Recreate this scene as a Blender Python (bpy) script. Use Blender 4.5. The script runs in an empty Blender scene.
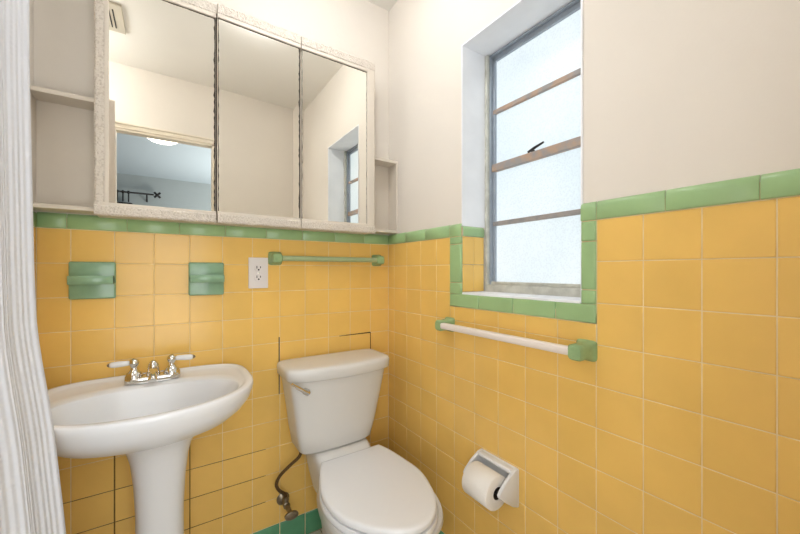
import bpy, bmesh, math, random
from mathutils import Vector, Matrix
random.seed(7)
PI = math.pi
SC = bpy.context.scene
COL = SC.collection

# ------------------------------------------------------------------ camera
cam_d = bpy.data.cameras.new('camera')
cam = bpy.data.objects.new('camera', cam_d); COL.objects.link(cam)
cam.location = (-0.94, -1.5225, 1.1702)
cam.rotation_euler = (PI/2, 0, -0.5863)
cam_d.sensor_width = 36; cam_d.sensor_fit = 'HORIZONTAL'
cam_d.lens = 350.02*36/800
cam_d.shift_y = 4.15/800
cam_d.clip_start = 0.005
SC.camera = cam

# ------------------------------------------------------------------ world, light, exposure
w = bpy.data.worlds.new('world'); SC.world = w; w.use_nodes = True
w.node_tree.nodes['Background'].inputs[0].default_value = (0.75, 0.87, 1.0, 1)
w.node_tree.nodes['Background'].inputs[1].default_value = 1.2
SC.view_settings.view_transform = 'Standard'
SC.view_settings.look = 'None'
SC.view_settings.exposure = 0.36
SC.view_settings.gamma = 1.0
SC.view_settings.use_curve_mapping = False

def area(name, loc, rot, sx, sy, power, color):
    l = bpy.data.lights.new(name, 'AREA'); l.shape = 'RECTANGLE'
    l.size = sx; l.size_y = sy; l.energy = power; l.color = color
    o = bpy.data.objects.new(name, l); COL.objects.link(o)
    o.location = loc; o.rotation_euler = rot
    return o
BATH_FILL_LAMP = 34.0        # emission of the unseen ceiling lamp added to light the bathroom
PANE_GLOW = 0.74        # daylight held by the frosted window glass
area('bedroom_fill', (0.5, -3.4, 0.9), (PI, 0, 0), 1.2, 1.2, 60, (1.0, 0.99, 0.97))  # uplight added to brighten the room beyond the doorway
area('doorway_fill', (-0.95, -1.60, 1.0), (PI/2, 0, 0), 0.54, 1.16, 7.5, (0.96, 0.985, 1.0))  # soft fill panel added in the door opening

# ------------------------------------------------------------------ materials
def lin(c):
    f = lambda v: (v/255/12.92) if v/255 <= 0.04045 else ((v/255+0.055)/1.055)**2.4
    return (f(c[0]), f(c[1]), f(c[2]), 1)
def mat(name, col, rough=0.5, metal=0.0, coat=0.0, spec=0.5, var=0.0, vscale=8.0, bump=0.0, bscale=60.0,
        col2=None, island=0.0, mottle=None):
    m = bpy.data.materials.new(name); m.use_nodes = True
    nt = m.node_tree; b = nt.nodes['Principled BSDF']
    b.inputs['Base Color'].default_value = lin(col)
    b.inputs['Roughness'].default_value = rough
    b.inputs['Metallic'].default_value = metal
    b.inputs['Coat Weight'].default_value = coat
    b.inputs['Coat Roughness'].default_value = 0.06
    b.inputs['Specular IOR Level'].default_value = spec
    tc = nt.nodes.new('ShaderNodeTexCoord')
    src = None
    if var > 0 or col2 or island > 0:
        n = nt.nodes.new('ShaderNodeTexNoise'); n.inputs['Scale'].default_value = vscale
        n.inputs['Detail'].default_value = 5
        nt.links.new(tc.outputs['Object'], n.inputs['Vector'])
        r = nt.nodes.new('ShaderNodeValToRGB')
        c2 = lin(col2) if col2 else tuple(v*(1-var) for v in lin(col)[:3])+(1,)
        r.color_ramp.elements[0].position = 0.35 if not mottle else mottle[0]
        r.color_ramp.elements[1].position = 0.65 if not mottle else mottle[1]
        r.color_ramp.elements[0].color = c2; r.color_ramp.elements[1].color = lin(col)
        nt.links.new(n.outputs['Fac'], r.inputs['Fac']); src = r.outputs['Color']
        if island > 0:
            g = nt.nodes.new('ShaderNodeNewGeometry')
            mr = nt.nodes.new('ShaderNodeMapRange')
            mr.inputs['To Min'].default_value = 1-island; mr.inputs['To Max'].default_value = 1+island
            nt.links.new(g.outputs['Random Per Island'], mr.inputs['Value'])
            hs = nt.nodes.new('ShaderNodeHueSaturation')
            nt.links.new(mr.outputs['Result'], hs.inputs['Value'])
            nt.links.new(src, hs.inputs['Color']); src = hs.outputs['Color']
        nt.links.new(src, b.inputs['Base Color'])
    if bump > 0:
        n2 = nt.nodes.new('ShaderNodeTexNoise'); n2.inputs['Scale'].default_value = bscale
        n2.inputs['Detail'].default_value = 3
        nt.links.new(tc.outputs['Object'], n2.inputs['Vector'])
        bp = nt.nodes.new('ShaderNodeBump'); bp.inputs['Strength'].default_value = bump
        bp.inputs['Distance'].default_value = 0.004
        nt.links.new(n2.outputs['Fac'], bp.inputs['Height'])
        nt.links.new(bp.outputs['Normal'], b.inputs['Normal'])
    return m
def emis(name, col, strength):
    m = bpy.data.materials.new(name); m.use_nodes = True
    b = m.node_tree.nodes['Principled BSDF']
    b.inputs['Base Color'].default_value = (0.8, 0.8, 0.8, 1)
    b.inputs['Emission Color'].default_value = lin(col)
    b.inputs['Emission Strength'].default_value = strength
    b.inputs['Roughness'].default_value = 0.25
    return m

M = {}
M['plaster'] = mat('warm_white_plaster', (228, 221, 211), 0.75, var=0.04, vscale=2.0, bump=0.12, bscale=35)
M['ceiling'] = mat('ceiling_paint', (236, 233, 227), 0.8, var=0.03, vscale=2.0)
M['recess'] = mat('window_recess_paint', (242, 244, 248), 0.55, var=0.06, vscale=9, bump=0.25, bscale=25)
M['grout'] = mat('tile_grout', (238, 216, 172), 0.85, var=0.15, vscale=14)
M['dark_grout'] = mat('grimy_grout', (126, 96, 42), 0.9, var=0.3, vscale=30)
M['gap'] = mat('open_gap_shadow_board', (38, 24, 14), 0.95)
M['yellow'] = mat('yellow_glazed_tile', (237, 194, 106), 0.2, spec=0.3, coat=0.0, var=0.07, vscale=6, island=0.03, bump=0.02, bscale=22)
M['green'] = mat('green_glazed_tile', (158, 192, 138), 0.3, coat=0.0, var=0.10, vscale=9, island=0.05, bump=0.05, bscale=25)
M['base_green'] = mat('green_base_tile', (98, 164, 124), 0.2, var=0.14, vscale=9, island=0.05, bump=0.05, bscale=25)
M['celadon'] = mat('green_ceramic_fixture', (138, 174, 142), 0.2, coat=0.0, var=0.12, vscale=25)
M['fix_green'] = mat('green_ceramic_post', (148, 178, 128), 0.2, coat=0.0, var=0.14, vscale=40)
M['bar_green'] = mat('pale_green_bar', (164, 182, 140), 0.3, coat=0.0, var=0.08, vscale=30)
M['bar_white'] = mat('white_plastic_bar', (232, 222, 214), 0.35)
M['porcelain'] = mat('white_porcelain', (225, 226, 228), 0.22, spec=0.4)
M['tankporc'] = mat('toilet_porcelain', (212, 211, 208), 0.22, spec=0.4)
M['seat'] = mat('white_seat_plastic', (228, 229, 231), 0.2)
M['chrome'] = mat('chrome', (215, 213, 208), 0.10, metal=1.0)
M['old_metal'] = mat('tarnished_metal', (150, 138, 118), 0.35, metal=0.85, var=0.35, vscale=60)
M['hose'] = mat('braided_hose', (112, 88, 58), 0.45, metal=0.6, var=0.3, vscale=200)
M['cab_paint'] = mat('cream_cabinet_paint', (214, 204, 190), 0.5, var=0.04, vscale=6)
M['cab_tex'] = mat('sponged_frame_paint', (212, 203, 191), 0.6, col2=(192, 181, 167), vscale=190, bump=0.9, bscale=170, mottle=(0.38, 0.5))
M['mirror'] = mat('mirror_glass', (240, 238, 231), 0.0, metal=1.0)
M['rust'] = mat('desilvered_edge', (44, 34, 26), 0.7, col2=(84, 66, 50), vscale=90, mottle=(0.25, 0.45))
M['plastic'] = mat('white_outlet_plastic', (228, 222, 220), 0.35)
M['black'] = mat('black_paint', (28, 26, 26), 0.5)
M['paper'] = mat('toilet_paper', (236, 232, 226), 0.95, bump=0.3, bscale=150)
M['card'] = mat('cardboard_core', (60, 46, 34), 0.9)
M['frame_metal'] = mat('weathered_window_metal', (158, 168, 180), 0.4, metal=0.1, var=0.14, vscale=20)
M['frame_light'] = mat('pale_frame_paint', (206, 206, 196), 0.5, var=0.25, vscale=30)
M['copper'] = mat('peeling_muntin_paint', (176, 150, 130), 0.5, col2=(150, 146, 144), vscale=18, mottle=(0.42, 0.56))
M['muntin'] = mat('brown_grey_muntin', (158, 150, 144), 0.5, col2=(142, 140, 140), vscale=22, mottle=(0.42, 0.56))
M['lamp'] = emis('fill_lamp_glass', (248, 251, 255), BATH_FILL_LAMP)
M['lamp2'] = emis('bedroom_lamp_glass', (255, 250, 240), 4.0)
M['alcove_fill'] = emis('alcove_fill_glass', (248, 251, 255), 20.0)  # glow of the globe added in the alcove as fill
M['bluewall'] = mat('bedroom_grey_blue_paint', (176, 184, 186), 0.8, var=0.03)
M['blueceil'] = mat('bedroom_ceiling_paint', (190, 204, 214), 0.8)
M['trim'] = mat('cream_trim_gloss', (224, 214, 196), 0.35)
M['doorpaint'] = mat('door_paint', (214, 203, 192), 0.4)
M['woodfloor'] = mat('bedroom_wood_floor', (150, 112, 74), 0.35, var=0.25, vscale=12)
M['vent'] = mat('vent_plastic', (196, 188, 172), 0.6)

# frosted pane: pebbled glass whose own emission stands in for daylight
def pane_mat():
    m = bpy.data.materials.new('frosted_window_glass'); m.use_nodes = True
    nt = m.node_tree; b = nt.nodes['Principled BSDF']
    tc = nt.nodes.new('ShaderNodeTexCoord')
    n = nt.nodes.new('ShaderNodeTexNoise'); n.inputs['Scale'].default_value = 3.0; n.inputs['Detail'].default_value = 2
    v = nt.nodes.new('ShaderNodeTexVoronoi'); v.inputs['Scale'].default_value = 140
    nt.links.new(tc.outputs['Object'], n.inputs['Vector']); nt.links.new(tc.outputs['Object'], v.inputs['Vector'])
    r = nt.nodes.new('ShaderNodeValToRGB')
    r.color_ramp.elements[0].position = 0.3; r.color_ramp.elements[1].position = 0.7
    r.color_ramp.elements[0].color = lin((222, 235, 241)); r.color_ramp.elements[1].color = lin((238, 246, 248))
    nt.links.new(n.outputs['Fac'], r.inputs['Fac'])
    nt.links.new(r.outputs['Color'], b.inputs['Emission Color'])
    mr = nt.nodes.new('ShaderNodeMapRange'); mr.inputs['To Min'].default_value = PANE_GLOW*0.93; mr.inputs['To Max'].default_value = PANE_GLOW*1.06
    mr.inputs['From Max'].default_value = 0.6
    nt.links.new(v.outputs['Distance'], mr.inputs['Value'])
    nt.links.new(mr.outputs['Result'], b.inputs['Emission Strength'])
    b.inputs['Base Color'].default_value = lin((90, 98, 104)); b.inputs['Roughness'].default_value = 0.3
    bp = nt.nodes.new('ShaderNodeBump'); bp.inputs['Strength'].default_value = 0.4; bp.inputs['Distance'].default_value = 0.002
    nt.links.new(v.outputs['Distance'], bp.inputs['Height']); nt.links.new(bp.outputs['Normal'], b.inputs['Normal'])
    return m
M['pane'] = pane_mat()

def curtain_mat():
    m = mat('ribbed_white_curtain', (214, 216, 222), 0.85, spec=0.2)
    nt = m.node_tree; b = nt.nodes['Principled BSDF']
    uv = nt.nodes.new('ShaderNodeUVMap'); uv.uv_map = 'UVMap'
    wv = nt.nodes.new('ShaderNodeTexWave'); wv.bands_direction = 'X'; wv.inputs['Scale'].default_value = 7.5
    wv.inputs['Distortion'].default_value = 0.0
    nt.links.new(uv.outputs['UV'], wv.inputs['Vector'])
    wh = nt.nodes.new('ShaderNodeTexWave'); wh.bands_direction = 'Y'; wh.inputs['Scale'].default_value = 60
    nt.links.new(uv.outputs['UV'], wh.inputs['Vector'])
    ad = nt.nodes.new('ShaderNodeMath'); ad.operation = 'MULTIPLY_ADD'; ad.inputs[1].default_value = 0.2
    nt.links.new(wh.outputs['Fac'], ad.inputs[0]); nt.links.new(wv.outputs['Fac'], ad.inputs[2])
    bp = nt.nodes.new('ShaderNodeBump'); bp.inputs['Strength'].default_value = 0.6; bp.inputs['Distance'].default_value = 0.003
    nt.links.new(ad.outputs[0], bp.inputs['Height']); nt.links.new(bp.outputs['Normal'], b.inputs['Normal'])
    b.inputs['Subsurface Weight'].default_value = 0.0
    return m
M['curtain'] = curtain_mat()

def floor_mat():
    m = mat('small_mosaic_floor', (206, 196, 176), 0.3)
    nt = m.node_tree; b = nt.nodes['Principled BSDF']
    tc = nt.nodes.new('ShaderNodeTexCoord')
    br = nt.nodes.new('ShaderNodeTexBrick'); br.offset = 0.0; br.squash = 1
    br.inputs['Scale'].default_value = 1.0
    br.inputs['Brick Width'].default_value = 0.052; br.inputs['Row Height'].default_value = 0.052
    br.inputs['Mortar Size'].default_value = 0.0015
    br.inputs['Color1'].default_value = lin((226, 218, 204)); br.inputs['Color2'].default_value = lin((216, 208, 194))
    br.inputs['Mortar'].default_value = lin((120, 108, 90))
    nt.links.new(tc.outputs['Object'], br.inputs['Vector']); nt.links.new(br.outputs['Color'], b.inputs['Base Color'])
    return m
M['floor'] = floor_mat()

# ------------------------------------------------------------------ builders
def root(name, loc, label=None, cat=None, group=None, kind=None, rz=0.0):
    o = bpy.data.objects.new(name, None); COL.objects.link(o)
    o.location = loc; o.rotation_euler = (0, 0, rz); o.empty_display_size = 0.05
    tag(o, label, cat, group, kind); return o
def tag(o, label=None, cat=None, group=None, kind=None):
    if label: o['label'] = label
    if cat: o['category'] = cat
    if group: o['group'] = group
    if kind: o['kind'] = kind
    return o
def world_loc(o):
    v = Vector((0, 0, 0))
    while o is not None:
        v = v + o.location; o = o.parent
    return v
def obj(name, bm, m, parent=None, smooth=False, loc=None, label=None, angle=None):
    """mesh given in world coordinates; its origin goes to its parent's (or loc)."""
    bmesh.ops.recalc_face_normals(bm, faces=bm.faces)
    base = world_loc(parent) if parent else Vector((0, 0, 0))
    off = Vector(loc) if loc is not None else (base if parent else None)
    if off is None:
        off = Vector((0, 0, 0))
    bmesh.ops.translate(bm, verts=bm.verts, vec=-off)
    me = bpy.data.meshes.new(name); bm.to_mesh(me); bm.free()
    if smooth:
        for p in me.polygons: p.use_smooth = True
        if angle: me.set_sharp_from_angle(angle=math.radians(angle))
    for mm in (m if isinstance(m, (list, tuple)) else [m]): me.materials.append(mm)
    o = bpy.data.objects.new(name, me); COL.objects.link(o)
    if parent: o.parent = parent; o.location = off - base
    else: o.location = off
    if label: o['label'] = label
    return o
def struct(name, bm, m, **k):
    o = obj(name, bm, m, **k)
    o['kind'] = 'structure'; return o
def box(bm, x0, x1, y0, y1, z0, z1, bev=0.0, seg=2):
    a = [min(x0, x1), min(y0, y1), min(z0, z1)]; b = [max(x0, x1), max(y0, y1), max(z0, z1)]
    t = bmesh.new()
    bmesh.ops.create_cube(t, size=1.0)
    for v in t.verts:
        v.co = Vector([(a[i]+b[i])/2 + v.co[i]*(b[i]-a[i]) for i in range(3)])
    if bev > 0:
        bmesh.ops.bevel(t, geom=list(t.edges), offset=bev, segments=seg, profile=0.5, affect='EDGES', clamp_overlap=True)
    merge(bm, t); return bm
def merge(bm, t):
    mp = {v: bm.verts.new(v.co) for v in t.verts}
    for f in t.faces:
        try:
            nf = bm.faces.new([mp[v] for v in f.verts]); nf.smooth = f.smooth
        except ValueError: pass
    t.free()
def B(*a, **k):
    bm = bmesh.new(); box(bm, *a, **k); return bm
def loft(bm, loops, cap0=True, cap1=True, closed=True):
    rows = [[bm.verts.new(p) for p in L] for L in loops]
    n = len(rows[0])
    for i in range(len(rows)-1):
        for j in range(n if closed else n-1):
            k = (j+1) % n
            bm.faces.new((rows[i][j], rows[i][k], rows[i+1][k], rows[i+1][j]))
    if closed and cap0: bm.faces.new(rows[0][::-1])
    if closed and cap1: bm.faces.new(rows[-1])
    return rows
def frame_of(d):
    d = d.normalized(); u = Vector((0, 0, 1)) if abs(d.z) < 0.9 else Vector((1, 0, 0))
    a = d.cross(u).normalized(); return a, d.cross(a).normalized()
def tube(bm, pts, r, n=12, square=False):
    pts = [Vector(p) for p in pts]; loops = []
    a = None
    for i, p in enumerate(pts):
        d = (pts[min(i+1, len(pts)-1)]-pts[max(i-1, 0)]).normalized()
        if a is None: a, b = frame_of(d)
        else:
            a = (a - d*a.dot(d)).normalized(); b = d.cross(a).normalized()
        rr = r[i] if isinstance(r, (list, tuple)) else r
        L = []
        for k in range(n):
            t = 2*PI*k/n + (PI/4 if square else 0)
            c, s = math.cos(t), math.sin(t)
            if square:
                c = math.copysign(abs(c)**0.45, c); s = math.copysign(abs(s)**0.45, s)
            L.append(p + a*(c*rr) + b*(s*rr))
        loops.append(L)
    loft(bm, loops); return bm
def lathe(bm, p0, axis, prof, n=24):
    """prof: list of (distance along axis, radius)."""
    p0 = Vector(p0); d = Vector(axis).normalized(); a, b = frame_of(d)
    loft(bm, [[p0 + d*h + a*(math.cos(2*PI*k/n)*max(r, 1e-4)) + b*(math.sin(2*PI*k/n)*max(r, 1e-4)) for k in range(n)] for h, r in prof])
    return bm
def catmull(pts, per=8):
    P = [Vector(p) for p in pts]; P = [P[0]*2-P[1]] + P + [P[-1]*2-P[-2]]; out = []
    for i in range(1, len(P)-2):
        for k in range(per):
            t = k/per
            out.append(0.5*((2*P[i]) + (P[i+1]-P[i-1])*t + (2*P[i-1]-5*P[i]+4*P[i+1]-P[i+2])*t*t + (3*P[i]-P[i-1]-3*P[i+1]+P[i+2])*t**3))
    out.append(P[-2]); return out

# ------------------------------------------------------------------ room measures
PT = 0.1095                 # tile pitch
ZT = 1.305                  # top of the yellow field
XL = -1.285                 # left wall
YR = -1.54                  # rear wall with the doorway
ZC = 2.505                  # ceiling
WY0, WY1, WZ0, WZ1 = -1.0, -0.535, 1.083, 2.037   # window opening in the right wall
DX0, DX1, DZ = -1.228, -0.660, 2.088              # doorway in the rear wall

struct('floor', B(XL-0.8, 0.05, YR-0.06, 0.05, -0.05, 0.0), M['floor'])
struct('ceiling', B(XL-0.8, 0.30, YR-0.06, 0.12, ZC, ZC+0.08), M['ceiling'])
wall_back = struct('wall_back', B(XL-0.8, 0.30, 0.006, 0.12, -0.05, ZC), M['plaster'])
bm = bmesh.new()
box(bm, 0.006, 0.22, YR-0.06, WY0, -0.05, ZC)
box(bm, 0.006, 0.22, WY1, 0.006, -0.05, ZC)
box(bm, 0.006, 0.22, WY0, WY1, -0.05, WZ0)
box(bm, 0.006, 0.22, WY0, WY1, WZ1, ZC)
wall_right = struct('wall_right', bm, M['plaster'])
bm = bmesh.new()
box(bm, XL-0.10, XL, -0.55, 0.006, -0.05, ZC)
box(bm, XL-0.80, XL-0.10, -0.55, -0.45, -0.05, ZC)
box(bm, XL-0.80, XL-0.70, YR, -0.55, -0.05, ZC)
wall_left = struct('wall_left', bm, M['plaster'])
bm = bmesh.new()
box(bm, XL-0.8, DX0, YR-0.06, YR, -0.05, ZC)
box(bm, DX1, 0.006, YR-0.06, YR, -0.05, ZC)
box(bm, DX0, DX1, YR-0.06, YR, DZ, ZC)
wall_rear = struct('wall_rear', bm, M['plaster'])

# ---- tiles: every tile is a cushioned face in one field per wall
GAP = 0.0008
def tile(bm, o, u, v, n, u0, u1, v0, v1, h=0.0, prof=((0, -0.0022), (0.0005, -0.0006), (0.0014, -0.0001), (0.0026, 0.0)), top_round=0.0):
    if u1-u0 < 0.006 or v1-v0 < 0.006: return
    u0 += GAP; u1 -= GAP; v0 += GAP; v1 -= GAP
    tu, tv = random.gauss(0, 0.0022), random.gauss(0, 0.0022)
    L = []
    for ins, d in prof:
        loop = []
        for (a, b) in ((u0+ins, v0+ins), (u1-ins, v0+ins), (u1-ins, v1-ins), (u0+ins, v1-ins)):
            dd = d + h + (a-(u0+u1)/2)*tu + (b-(v0+v1)/2)*tv
            loop.append(o + u*a + v*b + n*dd)
        L.append(loop)
    rows = [[bm.verts.new(p) for p in l] for l in L]
    for i in range(len(rows)-1):
        for j in range(4):
            f = bm.faces.new((rows[i][j], rows[i][(j+1) % 4], rows[i+1][(j+1) % 4], rows[i+1][j])); f.smooth = True
    f = bm.faces.new(rows[-1]); f.smooth = False
def cut(rect, hole):
    (a0, a1, b0, b1), (h0, h1, g0, g1) = rect, hole
    if a1 <= h0 or a0 >= h1 or b1 <= g0 or b0 >= g1: return [rect]
    out = []
    if a0 < h0: out.append((a0, h0, b0, b1))
    if a1 > h1: out.append((h1, a1, b0, b1))
    if b0 < g0: out.append((max(a0, h0), min(a1, h1), b0, g0))
    return out
def field(name, parent, o, u, v, n, ujoints, vjoints, m, hole=None):
    bm = bmesh.new()
    for i in range(len(ujoints)-1):
        for j in range(len(vjoints)-1):
            r = (ujoints[i], ujoints[i+1], vjoints[j], vjoints[j+1])
            for q in (cut(r, hole) if hole else [r]):
                tile(bm, o, u, v, n, *q)
    ob = obj_keep(name, bm, m, parent); return ob
def obj_keep(name, bm, m, parent):
    base = world_loc(parent)
    bmesh.ops.translate(bm, verts=bm.verts, vec=-base)
    me = bpy.data.meshes.new(name); bm.to_mesh(me); bm.free()
    me.materials.append(m); me.shade_smooth if False else None
    o = bpy.data.objects.new(name, me); COL.objects.link(o); o.parent = parent
    return o
X, Y, Z = Vector((1, 0, 0)), Vector((0, 1, 0)), Vector((0, 0, 1)); O = Vector((0, 0, 0))
rows_z = [max(ZT-PT*k, 0.098) for k in range(12)][::-1]
rows_z[0] = 0.1005
xj = [-(n*PT-0.0055) for n in range(11, 0, -1)] + [0.0]; xj = [-1.278] + xj
yj = [0.0] + [-((k+0.5)*PT) for k in range(0, 14)]; yj = [YR+0.005] + yj[::-1]
yj = sorted(set(yj)); yj = [y for y in yj if y >= YR+0.005]
# back wall
obj('grout_bed', B(XL, 0.006, 0.0012, 0.0065, 0.0, ZT+0.035), M['grout'], wall_back)
field('yellow_tile_field', wall_back, O, X, Z, -Y, xj, rows_z, M['yellow'])
# right wall
GY0, GY1, GZ = -1.042, -0.468, 1.031
bm = bmesh.new()
box(bm, 0.0012, 0.0065, YR, GY0, 0, ZT+0.035); box(bm, 0.0012, 0.0065, GY1, 0.001, 0, ZT+0.035)
box(bm, 0.0012, 0.0065, GY0, GY1, 0, GZ+0.03)
box(bm, 0.0012, 0.0065, GY0, WY0-0.002, GZ, ZT+0.035); box(bm, 0.0012, 0.0065, WY1+0.002, GY1, GZ, ZT+0.035)
obj('grout_bed', bm, M['grout'], wall_right)
field('yellow_tile_field', wall_right, O, Y, Z, -X, yj, rows_z, M['yellow'], hole=(GY0, GY1, GZ, 9))
# left wall
obj('grout_bed', B(XL, XL+0.0058, -0.55, 0.0, 0.0, ZT+0.035), M['grout'], wall_left)
lj = [-0.55] + [-(k*PT) for k in range(5, -1, -1)]
field('yellow_tile_field', wall_left, Vector((XL+0.007, 0, 0)), Y, Z, X, lj, rows_z, M['yellow'])

# green caps (rounded top) --------------------------------------------------
def cap(bm, o, u, n, joints, z0, z1, depth=0.004):
    prof = [(z0+GAP, -0.004), (z0+0.0018, depth*0.6), (z0+0.004, depth), (z1-0.016, depth), (z1-0.009, depth-0.0012),
            (z1-0.004, depth-0.004), (z1-0.001, depth-0.008), (z1, -0.006)]
    for a, b in zip(joints[:-1], joints[1:]):
        if abs(b-a) < 0.008: continue
        a2, b2 = (a+GAP*0.8, b-GAP*0.8) if a < b else (a-GAP*0.8, b+GAP*0.8)
        s = 1 if a2 < b2 else -1
        jit = random.uniform(-0.0005, 0.0005)
        rows = []
        for k, (t, e) in enumerate(((a2, -0.0012), (a2+s*0.0015, 0.0), (b2-s*0.0015, 0.0), (b2, -0.0012))):
            rows.append([bm.verts.new(o + u*t + Z*z + n*(d+e+jit)) for z, d in prof])
        for i in range(3):
            for j in range(len(prof)-1):
                f = bm.faces.new((rows[i][j], rows[i+1][j], rows[i+1][j+1], rows[i][j+1])); f.smooth = True
CP = 0.1525; ZCAP = 1.355
bm = bmesh.new()
cap(bm, O, X, -Y, [-1.278] + [-(k*CP-0.012) for k in range(8, 0, -1)] + [0.0], ZT, ZCAP)
obj_keep('green_cap_row', bm, M['green'], wall_back)
bm = bmesh.new()
cap(bm, O, Y, -X, [YR+0.005, -1.499, -1.347, -1.195, GY0], ZT, ZCAP)
cap(bm, O, Y, -X, [GY0, WY0+0.0005], ZT, ZCAP)
cap(bm, O, Y, -X, [GY1, -0.31, -0.157, 0.0], ZT, ZCAP)
cap(bm, O, Y, -X, [WY1-0.0005, GY1], ZT, ZCAP)
obj_keep('green_cap_row', bm, M['green'], wall_right)
bm = bmesh.new()
cap(bm, Vector((XL+0.007, 0, 0)), Y, X, [-0.55, -0.457, -0.305, -0.152, 0.0], ZT, ZCAP)
obj_keep('green_cap_row', bm, M['green'], wall_left)
# green frame down the window sides and under it
bm = bmesh.new()
P4 = ((0, -0.0045), (0.001, 0.0015), (0.003, 0.0035), (0.006, 0.004))
def gt(a, b, c, d): tile(bm, O, Y, Z, -X, a, b, c, d, prof=P4)
for z0, z1 in ((1.25, ZT), (1.12, 1.25), (GZ+0.05, 1.12)): gt(GY0, WY0, z0, z1)
for z0, z1 in ((1.2755, ZT), (1.125, 1.2755), (GZ+0.05, 1.125)): gt(WY1, GY1, z0, z1)
for a, b in ((GY0, -0.925), (-0.925, -0.775), (-0.775, -0.625), (-0.625, GY1)): gt(a, b, GZ, WZ0)
obj_keep('green_window_border', bm, M['green'], wall_right)
# base course
bm = bmesh.new()
P5 = ((0, -0.0045), (0.001, 0.0), (0.004, 0.002))
for a, b in zip(xj[:-1], xj[1:]): tile(bm, O, X, Z, -Y, a, b, 0.0, 0.1005, prof=P5)
obj_keep('green_base_row', bm, M['base_green'], wall_back)
bm = bmesh.new()
for a, b in zip(yj[:-1], yj[1:]): tile(bm, O, Y, Z, -X, a, b, 0.0, 0.1005, prof=P5)
obj_keep('green_base_row', bm, M['base_green'], wall_right)
bm = bmesh.new()
for a, b in zip(lj[:-1], lj[1:]): tile(bm, Vector((XL+0.007, 0, 0)), Y, Z, X, a, b, 0.0, 0.1005, prof=P5)
obj_keep('green_base_row', bm, M['base_green'], wall_left)
# open cracks round the tank where tiles were reset, and dark joints under the sink
bm = bmesh.new()
def strip(x0, z0, x1, z1, w0, w1, y=-0.0006):
    d = Vector((x1-x0, 0, z1-z0)); s = Vector((-d.z, 0, d.x)).normalized()
    a, b = Vector((x0, 0, z0)), Vector((x1, 0, z1))
    q = [a-s*w0/2, b-s*w1/2, b+s*w1/2, a+s*w0/2]
    lo = [bm.verts.new(p + Vector((0, 0.003, 0))) for p in q]; hi = [bm.verts.new(p + Vector((0, y, 0))) for p in q]
    bm.faces.new(hi); bm.faces.new(lo[::-1])
    for i in range(4): bm.faces.new((lo[i], lo[(i+1) % 4], hi[(i+1) % 4], hi[i]))
strip(-0.545, 0.648, -0.545, 0.89, 0.003, 0.0045)
strip(-0.27, 0.866, -0.105, 0.868, 0.002, 0.0055)
strip(-0.104, 0.76, -0.104, 0.868, 0.004, 0.003)
obj('open_crack', bm, M['gap'], wall_back)
bm = bmesh.new()
strip(-0.8705, 0.10, -0.8705, 0.66, 0.0028, 0.0028); strip(-1.0895, 0.10, -1.0895, 0.66, 0.004, 0.004)
for r in (8, 9, 10): strip(-1.27, ZT-PT*r, -0.60, ZT-PT*r, 0.0013, 0.0010)
obj('grimy_joint', bm, M['dark_grout'], wall_back)

# ------------------------------------------------------------------ window
win = root('window_1', (0.15, -0.7675, WZ0), kind='structure')
# tiled lower left jamb and painted reveal
bm = bmesh.new()
yjb = WY1-0.004
for z0, z1 in ((1.09, 1.1955), (1.1955, ZT)):
    tile(bm, Vector((0, yjb, 0)), X, Z, -Y, 0.002, 0.062, z0, z1); tile(bm, Vector((0, yjb, 0)), X, Z, -Y, 0.062, 0.118, z0, z1)
obj_keep('jamb_tile', bm, M['yellow'], win)
bm = bmesh.new(); cap(bm, Vector((0, yjb, 0)), X, -Y, [0.002, 0.118], ZT, 1.345, 0.003)
obj_keep('jamb_cap', bm, M['green'], win)
bm = bmesh.new()
box(bm, 0.002, 0.20, WY1-0.002, WY1+0.003, 1.345, WZ1); box(bm, 0.002, 0.20, WY0-0.003, WY0+0.002, WZ0, WZ1)
box(bm, 0.002, 0.20, WY0, WY1, WZ1-0.002, WZ1+0.003)
obj('reveal', bm, M['recess'], win)
obj('window_sill', B(-0.001, 0.13, WY0+0.002, WY1-0.002, WZ0-0.002, WZ0+0.006, bev=0.002), M['recess'], win)
bm = bmesh.new()   # outer pale frame
FX0, FX1 = 0.135, 0.19
box(bm, FX0-0.012, FX1, WY1-0.016, WY1-0.002, WZ0+0.006, WZ1-0.002, bev=0.002)
box(bm, FX0-0.012, FX1, WY0+0.002, WY0+0.016, WZ0+0.006, WZ1-0.002, bev=0.002)
box(bm, FX0-0.012, FX1, WY0+0.016, WY1-0.016, WZ0+0.004, WZ0+0.034, bev=0.003)
obj('outer_frame', bm, M['frame_light'], win)
bm = bmesh.new()   # metal frame
ya, yb = WY0+0.016, WY1-0.016; za, zb = WZ0+0.034, WZ1-0.004
box(bm, FX0, FX1, yb-0.008, yb, za, zb, bev=0.0015); box(bm, FX0+0.012, FX1, yb-0.018, yb-0.008, za, zb, bev=0.0015)
box(bm, FX0, FX1, ya, ya+0.008, za, zb, bev=0.0015); box(bm, FX0+0.012, FX1, ya+0.008, ya+0.018, za, zb, bev=0.0015)
box(bm, FX0, FX1, ya, yb, zb-0.008, zb, bev=0.0015); box(bm, FX0+0.012, FX1, ya, yb, zb-0.026, zb-0.008, bev=0.0015)
obj('window_frame', bm, M['frame_metal'], win)
obj('bottom_rail', B(FX0+0.002, FX1, ya+0.008, yb-0.008, za, za+0.012, bev=0.0015), M['frame_light'], win)
mr = obj('meeting_rail', B(0.140, 0.178, ya+0.008, yb-0.008, 1.566, 1.596, bev=0.003), M['copper'], win)
for zc, nm in ((1.805, 'copper'), (1.359, 'muntin')):
    obj('muntin', B(0.146, 0.172, ya+0.008, yb-0.008, zc-0.0085, zc+0.0085, bev=0.002), M[nm], win)
bm = bmesh.new()
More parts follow.
